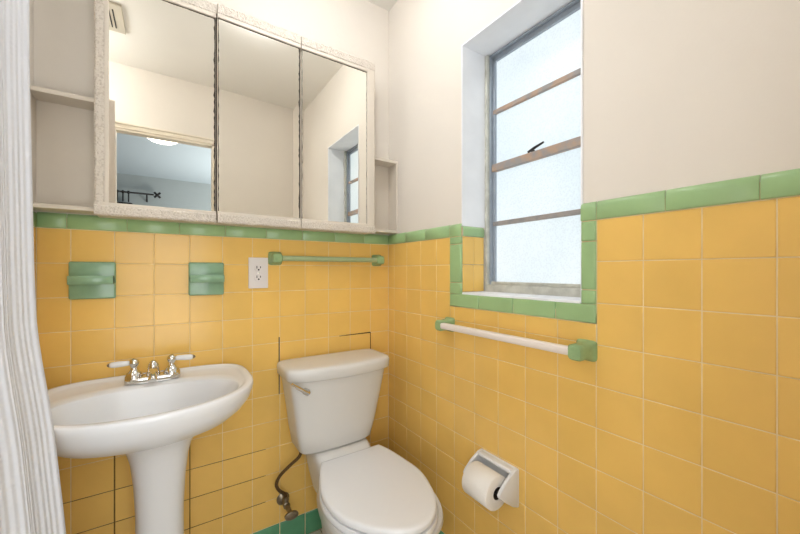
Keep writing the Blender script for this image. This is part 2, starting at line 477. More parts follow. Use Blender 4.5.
lathe(bm, (0.150, -0.742, 1.596), (0, 0, 1), [(0, 0.007), (0.006, 0.007), (0.008, 0.004), (0.012, 0.004)], 12)
tube(bm, [(0.150, -0.722, 1.602), (0.147, -0.750, 1.609), (0.144, -0.788, 1.617)], [0.0045, 0.005, 0.0035], 8)
obj('latch', bm, M['black'], mr, smooth=True)
obj('pane', B(0.158, 0.163, ya+0.010, yb-0.010, 1.58, zb-0.01), M['pane'], win)
obj('pane', B(0.158, 0.163, ya+0.010, yb-0.010, za+0.004, 1.58), M['pane'], win)

# ------------------------------------------------------------------ doorway, door, bedroom beyond
dr = root('door_1', (DX0, YR, 0), kind='structure')
bm = bmesh.new()
cw = 0.035
box(bm, DX0-cw, DX0, YR-0.002, YR+0.010, 0, DZ+cw, bev=0.003); box(bm, DX1, DX1+cw, YR-0.002, YR+0.010, 0, DZ+cw, bev=0.003)
box(bm, DX0, DX1, YR-0.002, YR+0.010, DZ, DZ+cw, bev=0.003)
box(bm, DX0, DX1, YR-0.002, YR+0.016, DZ+cw-0.008, DZ+cw+0.004, bev=0.002)
box(bm, DX0, DX0+0.012, YR-0.06, YR+0.004, 0, DZ); box(bm, DX1-0.012, DX1, YR-0.06, YR+0.004, 0, DZ)
box(bm, DX0, DX1, YR-0.06, YR+0.004, DZ-0.012, DZ)
obj('door_frame', bm, M['trim'], dr)
# open leaf: from hinge to tip
hx, hy, tx, ty = -1.246, YR+0.022, -1.176, -0.930
d = Vector((tx-hx, ty-hy, 0)); Ln = d.length; d.normalize(); nn = Vector((d.y, -d.x, 0))
bm = bmesh.new()
def dbox(bm, s0, s1, n0, n1, z0, z1, bev=0.0):
    t = bmesh.new(); box(t, s0, s1, n0, n1, z0, z1, bev=bev)
    for v in t.verts: v.co = Vector((hx, hy, 0)) + d*v.co.x + nn*v.co.y + Z*v.co.z
    merge(bm, t)
dbox(bm, 0, Ln, -0.016, 0.016, 0.012, 2.03, bev=0.002)
for z0, z1 in ((0.20, 0.82), (1.05, 1.90)):
    for a, b in ((0.09, 0.28), (0.33, 0.52)):
        dbox(bm, a, b, 0.014, 0.021, z0, z1, bev=0.006); dbox(bm, a, b, -0.021, -0.014, z0, z1, bev=0.006)
leaf = obj('door_leaf', bm, M['doorpaint'], dr)
kp = Vector((hx, hy, 0.94)) + d*(Ln-0.046) + nn*0.019
bm = bmesh.new()
lathe(bm, kp, nn, [(0, 0.026), (0.004, 0.026), (0.007, 0.018), (0.010, 0.010), (0.035, 0.010), (0.041, 0.020), (0.051, 0.0265), (0.061, 0.025), (0.068, 0.016), (0.070, 0.0)], 24)
obj('door_knob', bm, M['chrome'], leaf, smooth=True, label='round chrome knob on the open door')

BY = -4.76
struct('wall_bedroom_far', B(-3.0, 1.4, BY-0.1, BY, 0, ZC), M['bluewall'])
struct('wall_bedroom_left', B(-3.1, -3.0, BY, YR-0.06, 0, ZC), M['bluewall'])
struct('wall_bedroom_right', B(1.4, 1.5, BY, YR-0.06, 0, ZC), M['bluewall'])
bm = bmesh.new(); box(bm, -3.1, DX0, YR-0.07, YR-0.06, 0, ZC); box(bm, DX1, 1.5, YR-0.07, YR-0.06, 0, ZC); box(bm, DX0, DX1, YR-0.07, YR-0.06, DZ, ZC)
struct('wall_bedroom_near', bm, M['bluewall'])
struct('floor_bedroom', B(-3.1, 1.5, BY-0.1, YR-0.06, -0.05, 0.0), M['woodfloor'])
struct('ceiling_bedroom', B(-3.1, 1.5, BY-0.1, YR-0.06, ZC, ZC+0.08), M['blueceil'])
lp = root('ceiling_lamp', (-0.98, -2.80, ZC), 'white flush round ceiling lamp in the far blue room, seen in the left mirror', 'lamp')
bm = bmesh.new(); lathe(bm, (-0.98, -2.80, ZC), (0, 0, -1), [(0, 0.16), (0.02, 0.16), (0.024, 0.15)], 32); obj('lamp_base', bm, M['cab_paint'], lp, smooth=True, angle=40)
bm = bmesh.new(); lathe(bm, (-0.98, -2.80, ZC-0.022), (0, 0, -1), [(0, 0.148), (0.02, 0.14), (0.045, 0.10), (0.058, 0.05), (0.062, 0)], 32); obj('lamp_shade', bm, M['lamp2'], lp, smooth=True)
# black curtain rod on the far bedroom wall
cr = root('curtain_rod', (-1.1, BY+0.10, 2.24), 'black curtain rod with crossed finial on the grey wall, seen in the left mirror', 'curtain rod')
bm = bmesh.new(); tube(bm, [(-2.4, BY+0.10, 2.24), (-1.10, BY+0.10, 2.24)], 0.012, 10); obj('rod', bm, M['black'], cr, smooth=True)
bm = bmesh.new()
for v in ((1, 0, 1), (1, 0, -1), (0, 1, 0)):
    v = Vector(v).normalized()*0.05; tube(bm, [Vector((-1.06, BY+0.10, 2.24))-v, Vector((-1.06, BY+0.10, 2.24))+v], 0.014, 8)
obj('finial', bm, M['black'], cr, smooth=True)
for x in (-1.18, -1.52):
    bm = bmesh.new(); tube(bm, [(x, BY, 2.15), (x, BY+0.06, 2.16), (x, BY+0.10, 2.24)], 0.010, 8); obj('bracket', bm, M['black'], cr, smooth=True)
bm = bmesh.new(); box(bm, -1.60, -1.33, BY+0.06, BY+0.14, 1.30, 2.10, bev=0.03, seg=3)
hc = obj('dark_curtain', bm, M['black'], smooth=True); tag(hc, 'dark curtain panel hanging from black rod in the far room', 'curtain')
for i, x in enumerate((-1.38, -1.44, -1.50)):
    bm = bmesh.new(); tube(bm, [(x, BY+0.10, 2.24), (x, BY+0.10, 2.11)], 0.008, 8); box(bm, x-0.012, x+0.012, BY+0.085, BY+0.115, 2.22, 2.26, bev=0.004)
    obj('curtain_ring', bm, M['black'], cr, smooth=True)

# two unseen lamps added to brighten the bathroom, and the ceiling vent
lm = root('ceiling_lamp', (-0.50, -0.555, ZC), 'round opal glass globe lamp added on the ceiling out of view to light the bathroom', 'lamp')
bm = bmesh.new(); lathe(bm, (-0.50, -0.555, ZC), (0, 0, -1), [(0, 0.085), (0.016, 0.085), (0.021, 0.07)], 36); obj('lamp_base', bm, M['cab_paint'], lm, smooth=True, angle=40)
bm = bmesh.new(); lathe(bm, (-0.50, -0.555, ZC-0.020), (0, 0, -1), [(0, 0.08), (0.008, 0.095), (0.02, 0.10), (0.035, 0.092), (0.048, 0.07), (0.056, 0.035), (0.058, 0)], 36); obj('lamp_shade', bm, M['lamp'], lm, smooth=True)
l2 = root('fill_pendant', (-1.62, -1.12, ZC), 'opal glass globe added out of view in the alcove behind the shower curtain as fill light', 'lamp')  # added fill globe, hidden behind the curtain
bm = bmesh.new(); lathe(bm, (-1.62, -1.12, ZC), (0, 0, -1), [(0, 0.05), (0.015, 0.05), (0.02, 0.012), (0.10, 0.012)], 20); obj('lamp_base', bm, M['chrome'], l2, smooth=True, angle=40)
bm = bmesh.new(); lathe(bm, (-1.62, -1.12, ZC-0.10), (0, 0, -1), [(0, 0.03), (0.015, 0.07), (0.05, 0.11), (0.11, 0.13), (0.17, 0.11), (0.205, 0.07), (0.22, 0.0)], 28); obj('lamp_shade', bm, M['alcove_fill'], l2, smooth=True)
vt = root('ceiling_vent', (-1.27, -1.03, ZC), 'beige square ceiling vent with dark slots, seen in the left mirror', 'vent')
bm = bmesh.new(); box(bm, -1.36, -1.132, -1.15, -0.90, ZC-0.012, ZC, bev=0.003); obj('vent_cover', bm, M['vent'], vt)
bm = bmesh.new()
for k in range(11): box(bm, -1.335+0.016*k, -1.329+0.016*k, -1.11, -0.945, ZC-0.0135, ZC-0.011)
obj('vent_slot', bm, M['black'], vt)

# ------------------------------------------------------------------ mirrored cabinet
CY = -0.10
cab = root('medicine_cabinet', (-0.63, 0.0, 1.345), 'wide three door mirrored wall cabinet with rough cream frame above sink and toilet', 'cabinet')
bm = bmesh.new()
box(bm, -1.128, -0.136, -0.070, 0.006, 1.348, 2.130)
obj('cabinet_box', bm, M['cab_paint'], cab)
obj('gap_shade_sheet', B(-1.115, -0.15, -0.076, -0.068, 1.36, 2.118), M['gap'], cab, label='dark sheet standing in for the shade between the doors')  # dark colour painted in for the shade behind the door gaps
def rough_rail(bm, x0, x1, y0, y1, z0, z1, amp=0.0012):
    t = bmesh.new()
    n = max(2, int((x1-x0)/0.02)); m = max(2, int((z1-z0)/0.02))
    if x1-x0 > z1-z0:
        L = []
        for i in range(n+1):
            x = x0+(x1-x0)*i/n; a, b, c = (random.uniform(-amp, amp) for _ in range(3))
            L.append([Vector(p) for p in ((x, y1, z0), (x, y0+0.004, z0+a), (x, y0+b*0.6, z0+0.005), (x, y0+c*0.6, z1-0.005), (x, y0+0.004, z1+b), (x, y1, z1))])
    else:
        L = []
        for i in range(m+1):
            z = z0+(z1-z0)*i/m; a, b, c = (random.uniform(-amp, amp) for _ in range(3))
            L.append([Vector(p) for p in ((x0, y1, z), (x0+a, y0+0.004, z), (x0+0.005, y0+b*0.6, z), (x1-0.005, y0+c*0.6, z), (x1+b*0.3, y0+0.004, z), (x1, y1, z))])
    loft(t, L); merge(bm, t)
def cab_door(x0, x1, left, right, rot=0.0, lab=None):
    hinge = Vector((x1, -0.085, 1.345))
    dd = obj('cabinet_door', B(x0+0.0015, x1-0.0015, -0.088, -0.078, 1.349, 2.132), M['cab_paint'], cab, loc=hinge, label=lab)
    bm = bmesh.new(); rough_rail(bm, x0+0.0012, x1-0.0012, CY-0.006, -0.086, 1.345, 1.378); obj('bottom_rail', bm, M['cab_tex'], dd)
    bm = bmesh.new(); rough_rail(bm, x0+0.0012, x1-0.0012, CY-0.004, -0.086, 2.098, 2.137, 0.0022); obj('top_rail', bm, M['cab_tex'], dd)
    if left:
        bm = bmesh.new(); rough_rail(bm, x0+0.001, x0+0.027, CY-0.004, -0.086, 1.378, 2.098); obj('side_stile', bm, M['cab_tex'], dd)
        obj('inner_moulding', B(x0+0.026, x0+0.036, CY-0.003, -0.086, 1.386, 2.086, bev=0.001), M['cab_paint'], dd)
    if right:
        bm = bmesh.new(); rough_rail(bm, x1-0.040, x1-0.001, CY-0.004, -0.086, 1.378, 2.098, 0.0006); obj('side_stile', bm, M['cab_paint'], dd)
    obj('inner_moulding', B(x0+0.0012, x1-0.0012, CY-0.003, -0.086, 1.376, 1.386, bev=0.001), M['cab_paint'], dd)
    obj('inner_moulding', B(x0+0.0012, x1-0.0012, CY-0.002, -0.086, 2.086, 2.10, bev=0.001), M['cab_paint'], dd)
    a = x0+(0.036 if left else 0.0035); b = x1-(0.041 if right else 0.0035)
    obj('mirror', B(a, b, CY+0.0045, -0.088, 1.386, 2.0875), M['mirror'], dd)
    bm = bmesh.new()   # desilvered mirror edges
    def ragged(xe, side, wmax, z0=1.388, z1=2.085):
        n = 60; L = []
        for i in range(n+1):
            z = z0+(z1-z0)*i/n; ww = wmax*(0.45+0.55*random.random()**2)
            L.append([Vector(p) for p in ((xe, CY+0.0048, z), (xe, CY+0.0042, z), (xe+side*ww, CY+0.0042, z), (xe+side*ww, CY+0.0048, z))])
        loft(bm, L)
    if not right: ragged(b, -1, 0.006)
    else: ragged(b, -1, 0.0022)
    if not left: ragged(a, 1, 0.0035)
    n = 30; L = []
    for i in range(n+1):
        xx = a+(b-a)*i/n; ww = 0.0035*(0.5+0.5*random.random())
        L.append([Vector(p) for p in ((xx, CY+0.0048, 2.086), (xx, CY+0.0042, 2.086), (xx, CY+0.0042, 2.086-ww), (xx, CY+0.0048, 2.086-ww))])
    loft(bm, L)
    obj('edge_rust', bm, M['rust'], dd)
    dd.rotation_euler = (0, 0, rot)
    return dd
cab_door(-1.130, -0.7925, True, False, 0.0)
cab_door(-0.7915, -0.4835, False, False, math.radians(1.6))
cab_door(-0.4825, -0.1350, False, True, 0.0)

# open side shelves built against the walls
def side_shelf(x0, x1, wallside, label):
    s = root('corner_shelf', ((x0+x1)/2, 0, 1.36), label, 'shelf', 'open side shelves of the mirrored cabinet')
    obj('shelf_board', B(x0, x1, -0.080, 0.006, 1.698, 1.712, bev=0.0015), M['cab_paint'], s)
    obj('bottom_board', B(x0, x1, -0.080, 0.006, 1.357, 1.370, bev=0.0015), M['cab_paint'], s)
    obj('back_board', B(x0, x1, -0.004, 0.006, 1.370, 1.698), M['cab_paint'], s)
    xa = x0 if wallside < 0 else x1-0.008
    obj('side_board', B(xa, xa+0.008, -0.078, -0.004, 1.370, 1.698, bev=0.001), M['cab_paint'], s)
side_shelf(XL+0.0005, -1.1295, -1, 'cream open shelf between the left wall and the mirrored cabinet')
side_shelf(-0.1345, 0.0055, 1, 'cream narrow open shelf in the corner right of the mirrored cabinet')

# ------------------------------------------------------------------ ceramic wall ledges
def ledge(x0, x1, z0, z1, zl, wide, label):
    s = root('soap_dish', ((x0+x1)/2, 0, z0), label, 'soap dish', None)
    bm = bmesh.new(); box(bm, x0, x1, -0.014, 0.003, z0, z1, bev=0.006, seg=3)
    obj('back_plate', bm, M['celadon'], s, smooth=True, angle=50)
    bm = bmesh.new()
    e = -0.003
    # ledge profile swept across: thick lip with a hollowed top
    prof = [(-0.010, zl-0.018), (-0.046, zl-0.020), (-0.049, zl-0.017), (-0.0495, zl+0.005), (-0.047, zl+0.0085), (-0.041, zl+0.0085), (-0.038, zl+0.005), (-0.034, zl+0.001), (-0.014, zl+0.001), (-0.010, zl+0.003)]
    L = []
    for x, k in ((x0-e, 0.94), (x0-e+0.003, 1.0), (x1+e-0.003, 1.0), (x1+e, 0.94)):
        L.append([Vector((x, y*k, zl-0.006+(z-zl+0.006)*k)) for y, z in prof])
    loft(bm, L)
    for xx in (x0-e, x1+e-0.007): box(bm, xx, xx+0.007, -0.0492, -0.01, zl-0.0175, zl+0.0085, bev=0.0025)
    obj('ledge', bm, M['celadon'], s, smooth=True, angle=45)
ledge(-1.203, -1.085, 1.079, 1.201, 1.147, False, 'left green ceramic soap dish on yellow tiles under the cabinet')
ledge(-0.875, -0.757, 1.079, 1.203, 1.148, False, 'right green ceramic soap dish on yellow tiles, nearer the outlet')

# ------------------------------------------------------------------ outlet
s = root('wall_outlet', (-0.629, 0, 1.163), 'white double power outlet on yellow tiles beside the green towel bar', 'outlet')
obj('cover_plate', B(-0.667, -0.591, -0.006, 0.003, 1.100, 1.226, bev=0.0025), M['plastic'], s)
for zc in (1.183, 1.144):
    bm = bmesh.new()
    L = []
    for y, r in ((-0.005, 1.0), (-0.0078, 1.0), (-0.0085, 0.95)):
        loop = []
        for k in range(28):
            t = 2*PI*k/28; xx, zz = 0.0172*math.cos(t), 0.0172*math.sin(t)
            loop.append(Vector((-0.629+xx*r, y, zc+max(-0.0145, min(0.0145, zz))*r)))
        L.append(loop)
    loft(bm, L); so = obj('socket', bm, M['plastic'], s)
    bm = bmesh.new()
    box(bm, -0.6375, -0.6342, -0.0090, -0.008, zc-0.002, zc+0.0085); box(bm, -0.6238, -0.6205, -0.0090, -0.008, zc-0.001, zc+0.0075)
    lathe(bm, (-0.629, -0.008, zc-0.007), (0, -1, 0), [(0, 0.0036), (0.001, 0.0036)], 10)
    obj('slot', bm, M['black'], so)
bm = bmesh.new(); lathe(bm, (-0.629, -0.006, 1.163), (0, -1, 0), [(0, 0.003), (0.001, 0.003), (0.0015, 0.001)], 12); obj('screw', bm, M['chrome'], s)

# ------------------------------------------------------------------ towel bars
def post(bm, base, n, u, v, w, depth, tipw):
    """ceramic post: square plate flaring into a rounded boss. base=centre on wall"""
    L = []
    for h, a in ((0, w), (0.006, w), (0.010, w*0.90), (0.016, tipw*1.08), (depth*0.6, tipw), (depth*0.9, tipw), (depth, tipw*0.8)):
        loop = []
        for k in range(32):
            t = 2*PI*k/32; c, sn = math.cos(t), math.sin(t); e = 0.35 if h < 0.012 else 0.55
            loop.append(base + n*h + u*(math.copysign(abs(c)**e, c)*a/2) + v*(math.copysign(abs(sn)**e, sn)*a/2))
        L.append(loop)
    loft(bm, L)
s = root('towel_bar', (-0.32, 0, 1.224), 'pale green towel bar on the tiled wall above the toilet', 'towel bar')
for x in (-0.562, -0.070):
    bm = bmesh.new(); post(bm, Vector((x, 0.003, 1.224)), -Y, X, Z, 0.056, 0.052, 0.040); obj('bar_post', bm, M['fix_green'], s, smooth=True, angle=50)
bm = bmesh.new(); tube(bm, [(-0.552, -0.032, 1.224), (-0.080, -0.032, 1.224)], 0.0115, 16); obj('bar', bm, M['bar_green'], s, smooth=True, angle=60)
s = root('towel_bar', (0, -0.74, 0.959), 'white square towel bar on green ceramic posts under the window', 'towel bar')
for y in (-0.468, -1.016):
    bm = bmesh.new(); post(bm, Vector((0.003, y, 0.958)), -X, Y, Z, 0.056, 0.066, 0.042); obj('bar_post', bm, M['fix_green'], s, smooth=True, angle=50)
bm = bmesh.new(); tube(bm, [(-0.052, -0.484, 0.959), (-0.052, -1.000, 0.959)], 0.0115, 16, square=True); obj('bar', bm, M['bar_white'], s, smooth=True, angle=60)

# ------------------------------------------------------------------ toilet paper holder and roll
s = root('toilet_paper_holder', (0, -0.715, 0.47), 'white ceramic toilet paper holder mounted low on the yellow tile wall', 'paper holder')
bm = bmesh.new()
y0, y1, z0, z1 = -0.798, -0.636, 0.412, 0.535
box(bm, 0.003, -0.008, y0, y1, z0, z1, bev=0.003)
obj('back_plate', bm, M['porcelain'], s, smooth=True, angle=45)
for yy, sg in ((y0, 1), (y1-0.012, 1)):
    bm = bmesh.new()
    prof = [(-0.006, z0), (-0.006, z1), (-0.020, z1-0.003), (-0.055, z1-0.022), (-0.084, z1-0.046), (-0.092, z1-0.058), (-0.088, z1-0.068), (-0.070, z1-0.082), (-0.03, z0+0.012)]
    t = bmesh.new(); loft(t, [[Vector((x, yy, z)) for x, z in prof], [Vector((x, yy+0.012, z)) for x, z in prof]])
    bmesh.ops.bevel(t, geom=list(t.edges), offset=0.0025, segments=2, profile=0.5, affect='EDGES', clamp_overlap=True)
    merge(bm, t); obj('side_arm', bm, M['porcelain'], s, smooth=True, angle=35)
bm = bmesh.new(); box(bm, -0.004, -0.030, y0+0.01, y1-0.01, z1-0.014, z1-0.001, bev=0.004); obj('top_lip', bm, M['porcelain'], s, smooth=True, angle=45)
bm = bmesh.new(); lathe(bm, (-0.074, y0+0.012, 0.474), (0, 1, 0), [(0, 0.008), (y1-y0-0.024, 0.008)], 16); obj('roller', bm, M['black'], s, smooth=True, angle=45)
bm = bmesh.new()
RC = Vector((-0.0745, -0.775, 0.470)); wd = 0.108
a_, b_ = X, Z
def ring(y, r): return [RC + Vector((math.cos(2*PI*k/48)*r, y, math.sin(2*PI*k/48)*r)) for k in range(48)]
rr = loft(bm, [ring(0.0, 0.020), ring(0, 0.050), ring(0.003, 0.0535), ring(wd-0.003, 0.0535), ring(wd, 0.050), ring(wd, 0.020), ring(0, 0.020)], cap0=False, cap1=False)
bmesh.ops.remove_doubles(bm, verts=bm.verts, dist=1e-5)
s = root('toilet_paper_roll', (-0.0745, -0.72, 0.47), 'white toilet paper roll hanging in the ceramic holder', 'toilet paper')
obj('paper', bm, M['paper'], s, smooth=True, angle=50)
bm = bmesh.new()
loft(bm, [ring(0.001, 0.0201), ring(0.001, 0.0188), ring(wd-0.001, 0.0188), ring(wd-0.001, 0.0201)], cap0=False, cap1=False); obj('core', bm, M['card'], s, smooth=True, angle=50)

# ------------------------------------------------------------------ toilet
TX = -0.335
toi = root('toilet', (TX, -0.35, 0), 'white two piece toilet with closed seat in the tiled corner', 'toilet')
def se_loop(cx, cy, hw, hd, z, bow=0.0, e=0.32, n=64, dz=0.0):
    L = []
    for k in range(n):
        t = 2*PI*k/n; c, sn = math.cos(t), math.sin(t)
        x = math.copysign(abs(c)**e, c)*hw; y = math.copysign(abs(sn)**e, sn)*hd
        if y < 0: y -= bow*(1-(x/hw)**2)*(-y/hd)
        L.append(Vector((cx+x, cy+y, z)))
    return L
bm = bmesh.new()
spec = [(0.446, 0.120, 0.055, -0.354), (0.450, 0.144, 0.070, -0.354), (0.460, 0.156, 0.079, -0.353), (0.53, 0.172, 0.084, -0.349), (0.63, 0.190, 0.088, -0.344), (0.71, 0.205, 0.091, -0.341), (0.752, 0.212, 0.092, -0.340)]
loft(bm, [se_loop(cx, -0.110, hw, hd, z, bow=0.010+0.022*(z-0.44)/0.3, e=0.26) for z, hw, hd, cx in spec])
obj('tank', bm, M['tankporc'], toi, smooth=True, angle=50)
bm = bmesh.new()
loft(bm, [se_loop(-0.340, -0.115, hw, hd, z+0.014, bow=0.036, e=0.26) for z, hw, hd in
          [(0.735, 0.210, 0.090), (0.736, 0.222, 0.099), (0.740, 0.226, 0.102), (0.768, 0.228, 0.103), (0.777, 0.226, 0.101), (0.782, 0.220, 0.095), (0.7845, 0.208, 0.085), (0.786, 0.18, 0.065)]])
obj('tank_lid', bm, M['tankporc'], toi, smooth=True, angle=60)
fh = bmesh.new()
lathe(fh, (-0.500, -0.205, 0.712), (0, -1, 0), [(0, 0.014), (0.006, 0.014), (0.010, 0.010), (0.020, 0.009), (0.026, 0.012), (0.031, 0.009), (0.033, 0.0)], 18)
tube(fh, [(-0.500, -0.230, 0.712), (-0.520, -0.238, 0.726), (-0.548, -0.244, 0.748), (-0.563, -0.247, 0.760)], [0.0085, 0.0075, 0.007, 0.005], 12)
obj('flush_handle', fh, M['chrome'], toi, smooth=True, angle=60)
def egg(z, s=1.0):
    """seat outline: straight hinge edge, flaring to the widest point, rounded front"""
    half = [(-0.2265, 0.1275), (-0.26, 0.1415), (-0.30, 0.1545), (-0.35, 0.1665), (-0.39, 0.1745), (-0.43, 0.1800), (-0.47, 0.1812), (-0.51, 0.1765), (-0.567, 0.1605), (-0.63, 0.1290), (-0.68, 0.0860), (-0.705, 0.0475), (-0.713, 0.024), (-0.716, 0.0)]
    cen = [(-0.2265, -0.3165), (-0.40, -0.337), (-0.57, -0.340), (-0.716, -0.328)]
    def cx(y):
        for (y0, c0), (y1, c1) in zip(cen[:-1], cen[1:]):
            if y >= y1: return c0+(c1-c0)*(y0-y)/(y0-y1)
        return cen[-1][1]
    sp = catmull([(h, y, 0) for y, h in half], 5)
    right = [(cx(p.y)+max(p.x, 0), p.y) for p in sp]; left = [(cx(p.y)-max(p.x, 0), p.y) for p in sp[:-1]]
    pts = right + left[::-1]
    a, b = pts[-1], pts[0]
    pts += [(a[0]+(b[0]-a[0])*k, a[1]+(b[1]-a[1])*k) for k in (0.02, 0.3, 0.7, 0.98)]
    return [Vector((-0.335+(x+0.335)*s, -0.455+(y+0.455)*(s if y < -0.455 else min(s, 1.0)), z)) for x, y in pts]
def bowl_loop(z, hw, yb, yf, ww=0.55, n=56, e=0.9, p=1.0):
    """body section: superellipse whose widest point sits at ww of its length"""
    yc = yb+(yf-yb)*ww; L = []
    for k in range(n):
        t = 2*PI*k/n; c, sn = math.cos(t), math.sin(t)
        x = math.copysign(abs(c)**e, c)*hw
        y = sn*(abs(yf-yc)) if sn < 0 else math.copysign(abs(sn)**0.75, sn)*abs(yb-yc)
        if sn > 0: x = math.copysign(abs(c)**0.55, c)*hw*(1-0.30*p*sn)
        L.append(Vector((TX+x, yc+y, z)))
    return L
bm = bmesh.new()
loft(bm, [bowl_loop(0.0, 0.118, -0.10, -0.52, 0.5, p=0.3), bowl_loop(0.012, 0.120, -0.10, -0.525, 0.5, p=0.3), bowl_loop(0.04, 0.106, -0.11, -0.51, 0.5, p=0.3),
          bowl_loop(0.12, 0.102, -0.11, -0.515, 0.5, p=0.3), bowl_loop(0.19, 0.116, -0.11, -0.545, 0.52, p=0.4), bowl_loop(0.25, 0.142, -0.12, -0.60, 0.56, p=0.5),
          bowl_loop(0.31, 0.170, -0.14, -0.665, 0.56, p=0.7), bowl_loop(0.355, 0.182, -0.17, -0.708, 0.57, p=0.9), bowl_loop(0.380, 0.187, -0.19, -0.725, 0.58), bowl_loop(0.391, 0.184, -0.20, -0.721, 0.58)])
obj('bowl', bm, M['tankporc'], toi, smooth=True, angle=60)
bm = bmesh.new()
loft(bm, [se_loop(TX, -0.155, 0.095, 0.115, 0.26, e=0.5), se_loop(TX, -0.155, 0.110, 0.125, 0.33, e=0.45), se_loop(TX, -0.155, 0.120, 0.133, 0.385, e=0.42), se_loop(TX, -0.150, 0.120, 0.122, 0.412, e=0.42), se_loop(TX, -0.125, 0.118, 0.095, 0.440, e=0.42), se_loop(TX, -0.120, 0.112, 0.088, 0.4465, e=0.42)])
obj('tank_deck', bm, M['tankporc'], toi, smooth=True, angle=60)
for sx in (-0.075, 0.075):
    bm = bmesh.new(); box(bm, TX+sx-0.022, TX+sx+0.022, -0.245, -0.208, 0.398, 0.424, bev=0.006, seg=3); obj('seat_hinge', bm, M['seat'], toi, smooth=True)
bm = bmesh.new(); loft(bm, [egg(0.3925, 1.0), egg(0.394, 1.018), egg(0.404, 1.022), egg(0.411, 1.01)]); obj('seat_ring', bm, M['seat'], toi, smooth=True, angle=50)
bm = bmesh.new()
loft(bm, [egg(0.4145, 0.97), egg(0.4155, 0.995), egg(0.424, 1.0), egg(0.4305, 0.994), egg(0.4335, 0.978), egg(0.4345, 0.93), egg(0.4348, 0.7)])
obj('seat_lid', bm, M['seat'], toi, smooth=True, angle=60)
for sx in (-1, 1):
    bm = bmesh.new(); lathe(bm, (TX+sx*0.105, -0.33, 0.010), (0, 0, 1), [(0, 0.015), (0.012, 0.014), (0.02, 0.008), (0.022, 0)], 14); obj('bolt_cap', bm, M['tankporc'], toi, smooth=True)

# water stop and supply hose beside the toilet
v = root('shutoff_valve', (-0.529, -0.05, 0.225), 'tarnished water shutoff valve with curved hose low on wall left of toilet', 'valve')
bm = bmesh.new(); lathe(bm, (-0.529, 0.002, 0.199), (0, -1, 0), [(0, 0.027), (0.003, 0.027), (0.010, 0.018), (0.014, 0.010)], 24); obj('wall_flange', bm, M['old_metal'], v, smooth=True, angle=50)
bm = bmesh.new()
lathe(bm, (-0.529, -0.008, 0.199), (0, -1, 0), [(0, 0.008), (0.030, 0.008), (0.031, 0.013), (0.050, 0.014), (0.052, 0.010), (0.120, 0.008)], 16)
lathe(bm, (-0.529, -0.045, 0.199), (0, 0, 1), [(0, 0.012), (0.018, 0.011), (0.019, 0.013), (0.032, 0.013), (0.034, 0.008)], 12)
obj('valve_body', bm, M['old_metal'], v, smooth=True, angle=40)
bm = bmesh.new()
n = 30; L = []
for h, q in ((0.118, 0.6), (0.120, 1.0), (0.129, 1.0), (0.132, 0.7)):
    L.append([Vector((-0.529+math.cos(2*PI*k/n)*0.027*q, -h, 0.199+math.sin(2*PI*k/n)*0.016*q)) for k in range(n)])
loft(bm, L); obj('valve_handle', bm, M['old_metal'], v, smooth=True, angle=50)
bm = bmesh.new()
tube(bm, catmull([(-0.529, -0.045, 0.227), (-0.534, -0.046, 0.244), (-0.558, -0.052, 0.270), (-0.571, -0.058, 0.302), (-0.558, -0.066, 0.338), (-0.520, -0.078, 0.375), (-0.488, -0.09, 0.405), (-0.478, -0.095, 0.438)]), 0.0065, 10)
obj('supply_hose', bm, M['hose'], v, smooth=True)

# ------------------------------------------------------------------ pedestal sink
SX = -0.979
snk = root('pedestal_sink', (SX, -0.2, 0), 'white pedestal sink with chrome faucet left of the toilet', 'sink')
def sink_loop(z, s=1.0, ins=0.0, n=96, yb=-0.010, hw=0.280, yf=-0.487):
    """D outline: wide half ellipse in front, chamfered straight back; ins shrinks it inwards"""
    L = []
    yc = -0.235
    for k in range(n):
        t = 2*PI*k/n; c, sn = math.cos(t), math.sin(t)
        if sn < 0:
            x = math.copysign(abs(c)**0.92, c)*hw; y = yc+math.copysign(abs(sn)**0.92, sn)*(yc-yf)
        else:
            x = math.copysign(abs(c)**0.46, c)*hw; y = yc+math.copysign(abs(sn)**0.46, sn)*(yb-yc)
        L.append(Vector((x, y, z)))
    out = []
    for p in L:
        q = Vector((p.x*s, (yc+(p.y-yc)*s), z))
        d0 = Vector((p.x/hw, (p.y-yc)/(yc-yf), 0)); d0.normalize()
        q -= d0*ins
        q.x += SX; out.append(q)
    return out
def basin_loop(z, s, n=96, cy=-0.286):
    L = []
    for k in range(n):
        t = 2*PI*k/n; c, sn = math.cos(t), math.sin(t)
        x = math.copysign(abs(c)**0.95, c)*0.232*s; y = (sn*0.165 if sn < 0 else math.copysign(abs(sn)**0.85, sn)*0.118)*s
        L.append(Vector((SX+x, cy+y, z)))
    return L
def under(z, s, yb, cx=0.0):
    """shrinking skirt outlines, the back stays at the wall"""
    L = sink_loop(z)
    return [Vector((SX+(p.x-SX)*s, yb+(p.y+0.010)*s*1.0, z)) for p in L]
bm = bmesh.new()
loops = [under(0.650, 0.40, -0.075), under(0.668, 0.52, -0.055), under(0.690, 0.69, -0.035), under(0.710, 0.81, -0.022), under(0.738, 0.905, -0.014), under(0.765, 0.963, -0.011), under(0.79, 0.990, -0.010),
         sink_loop(0.803), sink_loop(0.812, ins=0.0003), sink_loop(0.8155, ins=0.0018), sink_loop(0.8170, ins=0.005), sink_loop(0.8175, ins=0.014), sink_loop(0.8165, ins=0.021), sink_loop(0.812, ins=0.026)]
dk = sink_loop(0.808, ins=0.033)
loops.append(dk)
